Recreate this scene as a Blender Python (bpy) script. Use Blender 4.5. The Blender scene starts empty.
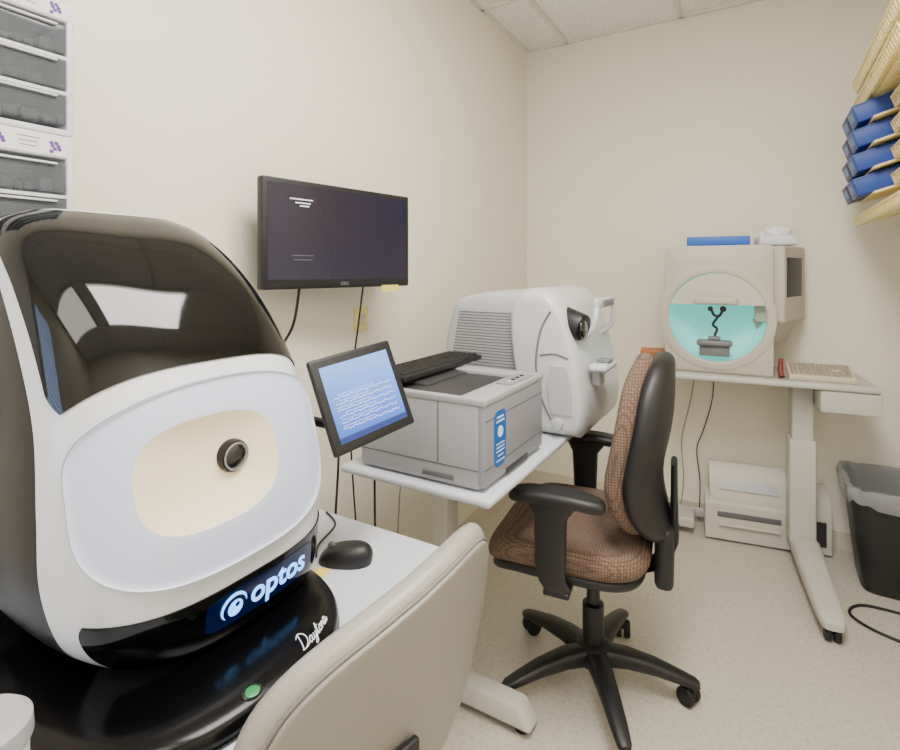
import bpy, bmesh, math, random
from mathutils import Vector, Matrix, Euler
random.seed(7)
C = bpy.context.scene.collection
PI = math.pi
R = math.radians

# ------------------------------------------------------------------ materials
def lin(c):
    return tuple(((v/255)/12.92 if v/255 <= .04045 else (((v/255)+.055)/1.055)**2.4) for v in c) + (1,)

def mat(name, rgb, rough=.5, metal=0, var=0, vscale=30, bump=0, bscale=200, emit=None, estr=0, coat=0, trans=0, alpha=1, spec=.5):
    m = bpy.data.materials.new(name); m.use_nodes = True
    nt = m.node_tree; b = nt.nodes['Principled BSDF']
    col = lin(rgb)
    b.inputs['Base Color'].default_value = col
    b.inputs['Roughness'].default_value = rough
    b.inputs['Metallic'].default_value = metal
    b.inputs['Specular IOR Level'].default_value = spec
    b.inputs['Coat Weight'].default_value = coat
    b.inputs['Coat Roughness'].default_value = .03
    b.inputs['Transmission Weight'].default_value = trans
    b.inputs['Alpha'].default_value = alpha
    if emit:
        b.inputs['Emission Color'].default_value = lin(emit)
        b.inputs['Emission Strength'].default_value = estr
    tc = nt.nodes.new('ShaderNodeTexCoord')
    n = nt.nodes.new('ShaderNodeTexNoise'); n.inputs['Scale'].default_value = vscale; n.inputs['Detail'].default_value = 4
    nt.links.new(tc.outputs['Object'], n.inputs['Vector'])
    mx = nt.nodes.new('ShaderNodeMix'); mx.data_type = 'RGBA'
    mx.inputs[6].default_value = tuple(v*(1-var) for v in col[:3])+(1,)
    mx.inputs[7].default_value = tuple(min(1, v*(1+var)) for v in col[:3])+(1,)
    nt.links.new(n.outputs['Fac'], mx.inputs[0]); nt.links.new(mx.outputs[2], b.inputs['Base Color'])
    if bump:
        n2 = nt.nodes.new('ShaderNodeTexNoise'); n2.inputs['Scale'].default_value = bscale; n2.inputs['Detail'].default_value = 3
        nt.links.new(tc.outputs['Object'], n2.inputs['Vector'])
        bp = nt.nodes.new('ShaderNodeBump'); bp.inputs['Strength'].default_value = bump; bp.inputs['Distance'].default_value = .002
        nt.links.new(n2.outputs['Fac'], bp.inputs['Height']); nt.links.new(bp.outputs['Normal'], b.inputs['Normal'])
    return m

def fabric(name, c0, c1):
    m = mat(name, c0, .95, bump=.3, bscale=900)
    nt = m.node_tree; b = nt.nodes['Principled BSDF']
    tc = nt.nodes.new('ShaderNodeTexCoord')
    v = nt.nodes.new('ShaderNodeTexVoronoi'); v.feature = 'DISTANCE_TO_EDGE'
    v.inputs['Scale'].default_value = 130; v.inputs['Randomness'].default_value = .15
    nt.links.new(tc.outputs['Object'], v.inputs['Vector'])
    r = nt.nodes.new('ShaderNodeValToRGB')
    r.color_ramp.elements[0].position = .02; r.color_ramp.elements[0].color = lin(c0)
    r.color_ramp.elements[1].position = .34; r.color_ramp.elements[1].color = lin(c1)
    nt.links.new(v.outputs['Distance'], r.inputs['Fac']); nt.links.new(r.outputs['Color'], b.inputs['Base Color'])
    return m

def speckle(name, c0, c1, scale, lo, hi, rough):
    m = mat(name, c0, rough)
    nt = m.node_tree; b = nt.nodes['Principled BSDF']
    tc = nt.nodes.new('ShaderNodeTexCoord')
    n = nt.nodes.new('ShaderNodeTexNoise'); n.inputs['Scale'].default_value = scale; n.inputs['Detail'].default_value = 5
    nt.links.new(tc.outputs['Object'], n.inputs['Vector'])
    r = nt.nodes.new('ShaderNodeValToRGB')
    r.color_ramp.elements[0].position = lo; r.color_ramp.elements[0].color = lin(c1)
    r.color_ramp.elements[1].position = hi; r.color_ramp.elements[1].color = lin(c0)
    nt.links.new(n.outputs['Fac'], r.inputs['Fac']); nt.links.new(r.outputs['Color'], b.inputs['Base Color'])
    return m

def vgrad(name, c_lo, c_hi, h, strength, rough):       # vertical colour gradient in the object's own generated box
    m = mat(name, c_lo, rough)
    nt = m.node_tree; b = nt.nodes['Principled BSDF']
    tc = nt.nodes.new('ShaderNodeTexCoord'); sp = nt.nodes.new('ShaderNodeSeparateXYZ')
    nt.links.new(tc.outputs['Generated'], sp.inputs[0])
    r = nt.nodes.new('ShaderNodeValToRGB')
    r.color_ramp.elements[0].color = lin(c_lo); r.color_ramp.elements[1].color = lin(c_hi)
    nt.links.new(sp.outputs[h], r.inputs['Fac']); nt.links.new(r.outputs['Color'], b.inputs['Base Color'])
    nt.links.new(r.outputs['Color'], b.inputs['Emission Color']); b.inputs['Emission Strength'].default_value = strength
    return m

M = {}
M['wall'] = mat('wall_paint', (239, 233, 217), .75, var=.012, vscale=3, bump=.06, bscale=260)
M['floor'] = speckle('vinyl_floor', (198, 191, 178), (184, 176, 162), 75, .34, .52, .30)
M['ceil'] = speckle('ceiling_tile', (248, 247, 244), (218, 214, 207), 110, .38, .50, .9)
M['grid'] = mat('ceiling_grid', (226, 222, 214), .5)
M['base'] = mat('cove_base', (214, 204, 186), .6)
M['white'] = mat('white_plastic', (218, 222, 230), .25, coat=.4)
M['table'] = mat('table_laminate', (200, 205, 216), .4, var=.01)
M['tmetal'] = mat('table_paint', (192, 189, 182), .45)
M['black'] = mat('black_gloss', (3, 3, 4), .07, spec=.35)
M['lipd'] = mat('lip_display', (4, 8, 20), .12, spec=.3, emit=(10, 44, 130), estr=.16)
M['smoke'] = mat('visor_smoke', (7, 7, 8), .05, spec=.42)
M['blackb'] = mat('black_gloss_base', (4, 4, 5), .20, spec=.24)
M['blackp'] = mat('black_plastic', (22, 22, 25), .45, bump=.15, bscale=500)
M['blackm'] = mat('black_matte', (15, 15, 17), .6)
M['shellb'] = mat('dark_rear_plastic', (22, 23, 28), .3, spec=.3)
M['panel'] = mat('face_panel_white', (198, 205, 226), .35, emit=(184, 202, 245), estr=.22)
M['pseam'] = mat('face_panel_seam', (140, 146, 162), .5)
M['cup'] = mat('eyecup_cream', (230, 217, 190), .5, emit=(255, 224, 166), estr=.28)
M['glass'] = mat('lens_glass', (4, 4, 8), .03, coat=1)
M['ring'] = mat('lens_ring', (16, 15, 16), .3, spec=.4)
M['blue_e'] = mat('lit_blue_letters', (150, 200, 255), .4, emit=(90, 170, 255), estr=3.0)
M['green_e'] = mat('lit_green_button', (0, 120, 55), .3, emit=(0, 150, 60), estr=.22)
M['silver'] = mat('silver_trim', (170, 172, 178), .3, metal=.7)
M['dring'] = mat('dark_button_ring', (24, 26, 26), .35)
M['letter'] = mat('white_letters', (225, 225, 230), .4)
M['screen'] = mat('monitor_screen', (30, 28, 40), .16, emit=(54, 50, 70), estr=.5, var=.1, vscale=2)
M['scrink'] = mat('monitor_marks', (225, 225, 232), .5, emit=(235, 235, 242), estr=.8)
M['scrink2'] = mat('monitor_faint_marks', (100, 98, 112), .5, emit=(105, 102, 120), estr=.4)
M['tabscr'] = vgrad('tablet_screen', (40, 84, 180), (108, 152, 226), 'Z', .7, .12)
M['tabink'] = mat('tablet_lines', (190, 212, 250), .4, emit=(185, 208, 250), estr=.6)
M['tabink2'] = mat('tablet_dark_bar', (30, 50, 110), .4, emit=(30, 56, 130), estr=.5)
M['pgrey'] = mat('printer_grey', (160, 160, 166), .45, bump=.05, bscale=900)
M['pgrey2'] = mat('printer_front_grey', (138, 138, 146), .42)
M['pdark'] = mat('printer_dark', (48, 48, 52), .5)
M['seam'] = mat('seam_dark', (96, 96, 100), .6)
M['sticker'] = mat('sticker_blue', (34, 98, 180), .35)
M['stickerw'] = mat('sticker_white', (225, 235, 245), .4)
M['scan'] = mat('scanner_grey', (186, 188, 193), .4, bump=.04, bscale=700)
M['scanw'] = mat('scanner_white', (204, 206, 210), .3, coat=.2)
M['vent'] = mat('vent_grey', (112, 112, 118), .6)
M['fab'] = fabric('brown_weave', (88, 70, 59), (142, 117, 99))
M['beige'] = mat('perimeter_beige', (188, 181, 169), .45, bump=.04, bscale=700)
M['beige2'] = mat('perimeter_rim', (198, 192, 181), .4)
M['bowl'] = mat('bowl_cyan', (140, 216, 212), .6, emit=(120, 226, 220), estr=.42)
M['greyp'] = mat('grey_plastic', (112, 114, 118), .45)
M['cream'] = mat('cream_keys', (206, 196, 174), .5)
M['creamd'] = mat('cream_keys_dark', (158, 148, 128), .5)
M['cream2'] = mat('old_printer_cream', (200, 195, 185), .45)
M['rack'] = mat('rack_yellow', (244, 224, 158), .45)
M['bluebox'] = mat('box_blue', (28, 66, 156), .45, var=.12, vscale=14)
M['shadeseambox'] = mat('box_shade_and_seam', (20, 36, 98), .45, var=.12, vscale=14)  # box blue with end shade put into the colour; also flap seams
M['cardw'] = mat('card_white', (224, 226, 228), .6)
M['bin'] = mat('bin_black', (28, 29, 32), .4)
M['liner'] = mat('bin_liner', (168, 170, 174), .2, alpha=.6, bump=1, bscale=26)
M['ivory'] = mat('ivory_vinyl', (156, 151, 143), .32, bump=.3, bscale=420)
M['ivoryd'] = mat('ivory_back', (142, 137, 130), .38, bump=.2, bscale=420)
M['iseam'] = mat('ivory_seam', (122, 118, 111), .6)
M['note'] = mat('sticky_yellow', (236, 214, 96), .8)
M['notep'] = mat('sticky_pale', (236, 222, 150), .8)
M['draw'] = mat('clear_drawer', (112, 118, 126), .10, alpha=.50)
M['drawf'] = mat('drawer_frame', (210, 212, 217), .4)
M['drawin'] = mat('drawer_contents', (84, 86, 94), .7, var=.6, vscale=30)
M['purple'] = mat('purple_ink', (104, 62, 148), .6)
M['ink'] = mat('grey_ink', (110, 108, 116), .7)
M['wood'] = mat('orange_wood', (176, 98, 50), .5, var=.15, vscale=20)
M['red'] = mat('dark_red', (110, 40, 34), .45)
M['bluetray'] = mat('blue_tray', (28, 96, 190), .4)
M['tissue'] = mat('tissue_white', (244, 244, 246), .9)
M['cablek'] = mat('cable_black', (20, 20, 22), .5)
M['cableg'] = mat('cable_grey', (150, 146, 140), .5)
M['light'] = mat('diffuser', (255, 250, 240), .5, emit=(255, 249, 240), estr=9)
M['pane'] = mat('window_daylight', (200, 215, 240), .3, emit=(190, 214, 255), estr=6)
M['blind'] = mat('window_blind', (230, 232, 236), .6)

# ------------------------------------------------------------------ mesh helpers
def spw(v, p): return math.copysign(abs(v)**p, v)

class B:
    def __init__(s): s.bm = bmesh.new()
    def _merge(s, tmp, Mx=None):
        me = bpy.data.meshes.new('t'); tmp.to_mesh(me); tmp.free()
        if Mx is not None: me.transform(Mx)
        s.bm.from_mesh(me); bpy.data.meshes.remove(me); return s
    def box(s, c, d, bev=.004, seg=3, rot=(0, 0, 0)):
        t = bmesh.new(); bmesh.ops.create_cube(t, size=1)
        for v in t.verts: v.co = Vector((v.co.x*d[0], v.co.y*d[1], v.co.z*d[2]))
        bev = min(bev, min(d)*.49)
        if bev > 0: bmesh.ops.bevel(t, geom=list(t.edges), offset=bev, segments=seg, affect='EDGES', profile=.5)
        return s._merge(t, Matrix.Translation(c) @ Euler(rot).to_matrix().to_4x4())
    def taper(s, c, d0, d1, h, bev=.01, seg=3, rot=(0, 0, 0)):   # base z=0 size d0, top z=h size d1
        t = bmesh.new(); bmesh.ops.create_cube(t, size=1)
        for v in t.verts:
            d = d1 if v.co.z > 0 else d0
            v.co = Vector((v.co.x*d[0], v.co.y*d[1], h if v.co.z > 0 else 0))
        if bev > 0: bmesh.ops.bevel(t, geom=list(t.edges), offset=bev, segments=seg, affect='EDGES', profile=.5)
        return s._merge(t, Matrix.Translation(c) @ Euler(rot).to_matrix().to_4x4())
    def loft(s, rings, cap0=True, cap1=True, closed=True):
        vs = [[s.bm.verts.new(p) for p in r] for r in rings]
        n = len(rings[0])
        for a, b in zip(vs[:-1], vs[1:]):
            for i in range(n if closed else n-1):
                j = (i+1) % n
                try: s.bm.faces.new((a[i], a[j], b[j], b[i]))
                except ValueError: pass
        if cap0: s.bm.faces.new(list(reversed(vs[0])))
        if cap1: s.bm.faces.new(vs[-1])
        return s
    def cyl(s, p0, p1, r0, r1=None, seg=32, bev=0):
        r1 = r0 if r1 is None else r1
        p0 = Vector(p0); p1 = Vector(p1); ax = (p1-p0); L = ax.length
        q = ax.to_track_quat('Z', 'Y').to_matrix().to_4x4(); q.translation = p0
        prof = [(r0, 0), (r1, L)] if bev <= 0 else [(r0-bev, 0), (r0-bev*.3, bev*.3), (r0, bev), (r1, L-bev), (r1-bev*.3, L-bev*.3), (r1-bev, L)]
        return s.loft([[q @ Vector((r*math.cos(2*PI*i/seg), r*math.sin(2*PI*i/seg), z)) for i in range(seg)] for r, z in prof])
    def lathe(s, prof, c=(0, 0, 0), seg=40, Mx=None, cap0=True, cap1=True):
        Mx = Mx or Matrix.Identity(4); c = Vector(c)
        return s.loft([[c + Mx @ Vector((r*math.cos(2*PI*i/seg), r*math.sin(2*PI*i/seg), z)) for i in range(seg)] for r, z in prof], cap0, cap1)
    def tube(s, pts, r, seg=10, sub=8, taper=None):
        P = [Vector(p) for p in pts]
        if sub > 1 and len(P) > 2:
            Q = []
            for i in range(len(P)-1):
                a = P[max(i-1, 0)]; b = P[i]; c = P[i+1]; d = P[min(i+2, len(P)-1)]
                for k in range(sub):
                    t = k/sub
                    Q.append(.5*((2*b)+(c-a)*t+(2*a-5*b+4*c-d)*t*t+(3*b-a-3*c+d)*t**3))
            Q.append(P[-1]); P = Q
        up = Vector((0, 0, 1)); rings = []; nx = None
        for i, p in enumerate(P):
            tg = (P[min(i+1, len(P)-1)]-P[max(i-1, 0)]).normalized()
            if nx is None:
                nx = tg.cross(up)
                if nx.length < .05: nx = tg.cross(Vector((1, 0, 0)))
            nx = (nx - tg*nx.dot(tg)).normalized(); ny = tg.cross(nx)
            rr = r if taper is None else r*(1+(taper-1)*i/(len(P)-1))
            rings.append([p+nx*rr*math.cos(2*PI*k/seg)+ny*rr*math.sin(2*PI*k/seg) for k in range(seg)])
        return s.loft(rings)
    def prism(s, poly, depth, bev=.004, seg=3, Mx=None):     # poly in XY, extruded -depth/2..depth/2 along Z
        t = bmesh.new()
        a = [t.verts.new((x, y, -depth/2)) for x, y in poly]; b = [t.verts.new((x, y, depth/2)) for x, y in poly]
        n = len(poly); t.faces.new(list(reversed(a))); t.faces.new(b)
        for i in range(n): t.faces.new((a[i], a[(i+1) % n], b[(i+1) % n], b[i]))
        if bev > 0: bmesh.ops.bevel(t, geom=[e for e in t.edges if len(e.link_faces) == 2 and e.calc_face_angle(0) > .6], offset=bev, segments=seg, affect='EDGES', profile=.5)
        return s._merge(t, Mx)
    def pillow(s, hw, hh, th, er, ex, fmap, seg=56, crown=0):
        def out(k):
            a = 2*PI*k/seg
            return spw(math.cos(a), 2/ex), spw(math.sin(a), 2/ex)
        rings = []
        def ring(ins, w, sc=1):
            return [fmap((hw-ins)*sc*out(k)[0], (hh-ins)*sc*out(k)[1], w) for k in range(seg)]
        scs = [.04, .2, .4, .6, .8, .92]
        for c in scs: rings.append(ring(er, -th/2-crown*(1-c*c), c))
        for k in range(9):
            al = -PI/2+PI*k/8
            rings.append(ring(er*(1-math.cos(al)), th/2*math.sin(al)))
        for c in reversed(scs): rings.append(ring(er, th/2+crown*(1-c*c), c))
        return s.loft(rings)
    def sphere(s, c, r, sc=(1, 1, 1), seg=24):
        t = bmesh.new(); bmesh.ops.create_uvsphere(t, u_segments=seg, v_segments=seg//2, radius=r)
        return s._merge(t, Matrix.Translation(c) @ Matrix.Diagonal((*sc, 1)))
    def build(s, name, m, parent=None, smooth=True, norm=True, Mx=None):
        if norm: bmesh.ops.recalc_face_normals(s.bm, faces=s.bm.faces)
        me = bpy.data.meshes.new(name); s.bm.to_mesh(me); s.bm.free()
        if Mx is not None: me.transform(Mx)
        for p in me.polygons: p.use_smooth = smooth
        if smooth: me.set_sharp_from_angle(angle=R(40))
        me.materials.append(M[m] if isinstance(m, str) else m)
        o = bpy.data.objects.new(name, me); C.objects.link(o)
        if parent: o.parent = parent
        return o

def tag(o, label, cat, group=None):
    o['label'] = label; o['category'] = cat
    if group: o['group'] = group
    return o
def thing(name, label, cat, loc, rz=0, group=None):
    o = bpy.data.objects.new(name, None); C.objects.link(o); o.location = loc; o.rotation_euler = (0, 0, rz)
    o.empty_display_size = .05
    return tag(o, label, cat, group)
def struct(o): o['kind'] = 'structure'; return o
def dup(root, loc, rz, label, group=None):
    r = root.copy(); C.objects.link(r); r.location = loc; r.rotation_euler = (0, 0, rz); r['label'] = label
    if group: r['group'] = group
    for ch in list(root.children):
        c = ch.copy(); C.objects.link(c); c.parent = r
        for g in list(ch.children):
            d = g.copy(); C.objects.link(d); d.parent = c
    return r

def text_mesh(s, size, extrude=.0006, shear=0, off=0):
    cu = bpy.data.curves.new('txt', 'FONT'); cu.body = s; cu.size = size; cu.extrude = extrude; cu.shear = shear; cu.offset = off
    cu.resolution_u = 4
    ob = bpy.data.objects.new('txt', cu); C.objects.link(ob)
    bpy.context.view_layer.update()
    me = bpy.data.meshes.new_from_object(ob.evaluated_get(bpy.context.evaluated_depsgraph_get()))
    bpy.data.objects.remove(ob); bpy.data.curves.remove(cu)
    return me
def text_obj(name, s, width, m, parent, fmap, shear=0, off=0, extrude=.0006, height=None):
    me = text_mesh(s, 1, 0.01, shear, off)
    xs = [v.co.x for v in me.vertices]
    k = width/(max(xs)-min(xs)); x0 = min(xs)
    for v in me.vertices:
        v.co = fmap((v.co.x-x0)*k, v.co.y*k, extrude*(1 if v.co.z > 0 else -1))
    me.materials.clear(); me.materials.append(M[m])
    o = bpy.data.objects.new(name, me); C.objects.link(o); o.parent = parent
    return o

# ------------------------------------------------------------------ room
LX, RX, FY, BY, CZ = -1.24, .66, -1.35, 3.0, 2.6
def slab(name, c, d, m): return struct(B().box(c, d, 0).build(name, m, smooth=False))
slab('floor', ((LX+RX)/2, (FY+BY)/2, -.05), (RX-LX+.2, BY-FY+.2, .1), 'floor')
slab('ceiling', ((LX+RX)/2, (FY+BY)/2, CZ+.05), (RX-LX+.2, BY-FY+.2, .1), 'ceil')
slab('wall_left', (LX-.05, (FY+BY)/2, CZ/2), (.1, BY-FY, CZ), 'wall')
slab('wall_right', (RX+.05, (FY+BY)/2, CZ/2), (.1, BY-FY, CZ), 'wall')
slab('wall_back', ((LX+RX)/2, BY+.05, CZ/2), (RX-LX+.2, .1, CZ), 'wall')
slab('wall_front', ((LX+RX)/2, FY-.05, CZ/2), (RX-LX+.2, .1, CZ), 'wall')
slab('baseboard_back', ((LX+RX)/2, BY-.003, .04), (RX-LX, .006, .08), 'base')
slab('baseboard_left', (LX+.003, (FY+BY)/2, .04), (.006, BY-FY-.02, .08), 'base')
slab('baseboard_right', (RX-.003, (FY+BY)/2, .04), (.006, BY-FY-.02, .08), 'base')
# window behind the viewer (mirrored in the glossy visor)
win = bpy.data.objects.new('window_1', None); C.objects.link(win); win.location = (-.92, FY, 1.55); struct(win)
B().box((0, .006, 0), (.42, .010, 1.1), 0).build('pane', 'pane', win, smooth=False)
b = B()
for sx in (-1, 1): b.box((sx*.225, .018, 0), (.035, .036, 1.17), .003)
for sz in (-1, 1): b.box((0, .018, sz*.567), (.48, .036, .035), .003)
b.build('window_frame', 'blind', win)
b = B()
for k in range(26): b.box((0, .026, -.53+.0425*k), (.41, .022, .003), .001, 1, rot=(R(25), 0, 0))
b.build('blind', 'blind', win)
g = B()
for x in (-.985, -.375, .235): g.box((x, (FY+BY)/2, CZ-.005), (.024, BY-FY, .010), .001, 1)
for y in (2.39, 1.17, -.05, -1.27): g.box(((LX+RX)/2, y, CZ-.005), (RX-LX, .024, .010), .001, 1)
struct(g.build('trim_1', 'grid', smooth=False))
g = B()
g.box((LX+.011, (FY+BY)/2, CZ-.005), (.022, BY-FY, .010), 0)
g.box(((LX+RX)/2, BY-.011, CZ-.005), (RX-LX-.05, .022, .010), 0)
struct(g.build('trim_2', 'grid', smooth=False))

# ceiling lights (out of frame, light the room)
def troffer(cy, label):
    t = thing('ceiling_light', label, 'ceiling light', (-.07, cy, CZ-.036))
    b = B()
    for sx in (-1, 1): b.box((sx*.285, 0, .012), (.03, 1.18, .024), .003)
    for sy in (-1, 1): b.box((0, sy*.575, .012), (.54, .03, .024), .003)
    b.build('frame', 'grid', t)
    B().box((0, 0, .016), (.54, 1.12, .006), .001, 1).build('diffuser', 'light', t)
def area(name, loc, rot, sx, sy, e, col):
    l = bpy.data.lights.new(name, 'AREA'); l.shape = 'RECTANGLE'; l.size = sx; l.size_y = sy; l.energy = e; l.color = col
    o = bpy.data.objects.new(name, l); C.objects.link(o); o.location = loc; o.rotation_euler = rot
troffer(.80, 'long recessed ceiling light panel nearest the screens')
troffer(-.66, 'long recessed ceiling light panel behind the viewer')
area('ceiling_lamp_a', (-.07, .80, CZ-.066), (0, 0, 0), .5, 1.1, 43, (1, .968, .90))
area('ceiling_lamp_b', (-.07, -.66, CZ-.066), (0, 0, 0), .5, 1.1, 1.5, (1, .968, .90))

# ------------------------------------------------------------------ retinal imager on its table
TZ = .72
t = thing('instrument_table', 'white laminate table under the black and white retinal imager', 'table', (-.855, .47, 0))
B().box((-.015, 0, TZ-.015), (.73, .88, .03), .012).build('tabletop', 'table', t)
B().box((-.15, -.05, .36), (.10, .12, .66), .01).build('column', 'tmetal', t)
B().box((-.10, -.05, .035), (.50, .10, .05), .02).build('foot', 'tmetal', t)
for sx in (-.32, .12): B().cyl((sx, -.05, 0), (sx, -.05, .012), .03, bev=.003).build('foot_pad', 'blackm', t)

class Surf:        # K rows: z, x front, x back, half width, centre y
    def __init__(s, K, n): s.K = K; s.n = n; s.N = len(K)-1; s.tab = [(s.k(i/20)[0], i/20) for i in range(s.N*20+1)]
    def k(s, v):
        v = max(0, min(s.N, v)); i = min(int(v), s.N-1); f = v-i
        a, b, c, d = (s.K[max(i-1, 0)], s.K[i], s.K[i+1], s.K[min(i+2, s.N)])
        return [.5*(2*b[j]+(c[j]-a[j])*f+(2*a[j]-5*b[j]+4*c[j]-d[j])*f*f+(3*b[j]-a[j]-3*c[j]+d[j])*f**3) for j in range(5)]
    def vz(s, z):
        for (z0, v0), (z1, v1) in zip(s.tab[:-1], s.tab[1:]):
            if z0 <= z <= z1: return v0+(v1-v0)*(z-z0)/max(1e-9, z1-z0)
        return 0 if z < s.tab[0][0] else s.N
    def P(s, th, v):
        z, xf, xb, hw, yc = s.k(v); xc = (xf+xb)/2; hx = (xf-xb)/2
        return Vector((xc+hx*spw(math.cos(th), 2/s.n), yc+hw*spw(math.sin(th), 2/s.n), z))
    def th(s, y, z):
        k = s.k(s.vz(z)); q = max(-1, min(1, (y-k[4])/k[3]))
        return math.asin(max(-1, min(1, spw(q, s.n/2))))
    def N_(s, th, v):
        e = .03
        a = s.P(th+e, v)-s.P(th-e, v); b = s.P(th, min(s.N, v+e))-s.P(th, max(0, v-e))
        n = a.cross(b)
        if n.length < 1e-12: return Vector((1, 0, 0))
        return n.normalized()
    def on(s, y, z, off):
        th = s.th(y, z); v = s.vz(z); return s.P(th, v)+s.N_(th, v)*off
    def ont(s, th, z, off):
        v = s.vz(z); return s.P(th, v)+s.N_(th, v)*off
    def front(s, v, depth):        # angle at which the surface lies `depth` behind its front
        z, xf, xb, hw, yc = s.k(v); hx = (xf-xb)/2
        c = max(-1, min(1, (hx-depth)/hx))
        return min(R(172), math.acos(max(-1, min(1, spw(c, s.n/2)))))

OX, OY = -.85, .49
imager = thing('retinal_imager', 'large black and white egg-shaped retinal imaging device with lit lettering', 'eye scanner', (OX, OY, TZ))
HK = [(.036, .182, -.10, .130, .036), (.041, .204, -.13, .160, .034), (.060, .217, -.15, .183, .027), (.105, .224, -.17, .206, .014), (.18, .227, -.18, .220, .006), (.26, .219, -.20, .219, .004),
      (.36, .196, -.21, .208, 0), (.45, .155, -.21, .197, -.008), (.53, .10, -.20, .182, -.018), (.59, .040, -.185, .164, -.028), (.625, -.01, -.16, .136, -.032), (.645, -.05, -.125, .085, -.034)]
H = Surf(HK, 3.1)
def out(ph, ex):
    c, s_ = math.cos(ph), math.sin(ph); q = (abs(c)**ex+abs(s_)**ex)**(-1/ex); return c*q, s_*q
PC = (-.004, .278); PA = (.183, .122); PE = 4.0
DC = (-.036, .285); DA = (.100, .070); DE = 2.8
WD = .100; VD = .080
b = B(); NV, NT = 96, 90
tb = [H.front(H.N*i/NV, WD) for i in range(NV+1)]
vs = [[b.bm.verts.new(H.P(tb[i]*(-1+2*j/NT), H.N*i/NV)) for j in range(NT+1)] for i in range(NV+1)]
for i in range(NV):
    for j in range(NT):
        c = (vs[i][j].co+vs[i+1][j+1].co)/2
        if c.x > .08 and ((abs(c.y-DC[0])/(DA[0]+.022))**2.6+(abs(c.z-DC[1])/(DA[1]+.02))**2.6) < 1: continue
        b.bm.faces.new((vs[i][j], vs[i][j+1], vs[i+1][j+1], vs[i+1][j]))
b.bm.faces.new(list(reversed(vs[0]))); b.bm.faces.new(vs[-1])
b.build('front_shell', 'white', imager)
b = B(); rows = []
for i in range(NV+1):
    v = H.N*i/NV
    rows.append([H.P(tb[i]+(2*PI-2*tb[i])*j/50, v) for j in range(51)])
b.loft(rows, closed=False, cap0=True, cap1=True)
b.build('rear_shell', 'shellb', imager)
def gpatch(fn, nr, nc, name, m, parent):     # fn(s, f, edge): s -1..1, f 0..1
    rows = []
    for i in range(-1, nr+2):
        f = max(0, min(1, i/nr)); row = []
        for j in range(-1, nc+2):
            s_ = max(-1, min(1, -1+2*j/nc)); edge = i in (-1, nr+1) or j in (-1, nc+1)
            row.append(fn(s_, f, edge))
        rows.append(row)
    b = B(); b.loft(rows, False, False, closed=False)
    return b.build(name, m, parent, norm=False)
def visor_fn(s_, f, edge):
    zlo = .424-.044*s_*s_; z = zlo+(.640-zlo)*f
    w = 1-.08*max(0, (.10-f)/.10)**2
    th = s_*w*min(R(150), H.front(H.vz(z), VD)*.96)
    return H.ont(th, z, -.002 if edge else .0024)
gpatch(visor_fn, 60, 80, 'visor', 'smoke', imager)
def face_fn(r, ph, off, grow=0):
    a = out(ph, PE); d = out(ph, DE)
    y1 = PC[0]+(PA[0]+grow)*a[0]; z1 = PC[1]+(PA[1]+grow)*a[1]
    if a[1] > 0: z1 -= .026*a[0]**2*a[1]
    else: z1 += .014*a[0]**2*(-a[1])
    y = (DC[0]+DA[0]*d[0])*(1-r)+y1*r
    z = (DC[1]+DA[1]*d[1])*(1-r)+z1*r
    return H.on(y, z, off)
b = B(); rings = [[face_fn(r, 2*PI*k/128, o) for k in range(128)] for r, o in ((0, .0035), (.05, .004), (.15, .004), (.3, .004), (.5, .004), (.7, .004), (.85, .004), (.94, .0045), (.97, .006), (.985, .0075), (.995, .0065), (1, .003), (1, -.003))]
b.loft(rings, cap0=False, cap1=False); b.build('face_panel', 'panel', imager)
b = B(); b.loft([[face_fn(1, 2*PI*k/128, o, g_) for k in range(128)] for g_, o in ((-.002, -.002), (-.002, .0016), (.0018, .0016), (.0018, -.002))], False, False); b.build('panel_seam', 'pseam', imager)
b = B(); rings = []
for i in range(15):
    r = 1-i/14*.96
    dpt = .022*(1-r**2.2)
    rings.append([H.on(DC[0]+DA[0]*r*out(2*PI*k/128, DE)[0], DC[1]+DA[1]*r*out(2*PI*k/128, DE)[1], .0035)-Vector((dpt, 0, 0)) for k in range(128)])
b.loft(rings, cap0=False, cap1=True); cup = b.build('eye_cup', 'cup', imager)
lz = .290; lx = .188; ly = .000
b = B(); Mx = Matrix.Rotation(PI/2, 4, 'Y')
b.lathe([(.0225, 0), (.0232, .012), (.0215, .0185), (.0195, .019), (.018, .0165)], (lx, ly, lz), 40, Mx, True, True)
lens = b.build('lens', 'ring', imager)
b = B(); b.lathe([(.0180, 0), (.0170, .004), (.0130, .0065), (.006, .0078), (.001, .008)], (lx+.0150, ly, lz), 40, Mx, True, True); b.build('lens_glass', 'glass', lens)
b = B(); b.lathe([(.0190, 0), (.0198, .0012), (.0188, .0018), (.0182, .0006)], (lx+.0188, ly, lz), 40, Mx, True, True); b.build('lens_rim', 'silver', lens)
def lip_fn(s_, f, edge):
    zlo = .042+.018*s_*s_; zhi = .126+.010*s_*s_
    w = 1-.05*abs(2*f-1)**4
    th = s_*w*(R(74) if s_ > 0 else R(58))
    return H.ont(th, zlo+(zhi-zlo)*f, -.002 if edge else .0024)
lip = gpatch(lip_fn, 20, 80, 'lip', 'black', imager)
TY, TZZ = .010, .082
b = B(); b.loft([[H.on(.040+r*.098*out(2*PI*k/96, 6)[0], .0935+r*.0235*out(2*PI*k/96, 6)[1], e) for k in range(96)] for r, e in ((1, .001), (1, .0030), (.8, .0030), (.6, .0030), (.4, .0030), (.2, .0030), (.02, .0030))], False, True)
b.build('display', 'lipd', lip)
text_obj('lettering', 'optos', .106, 'blue_e', lip, lambda x, y, e: H.on(TY+x, TZZ+y*.95, .0042+e), off=.012)
b = B()
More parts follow.
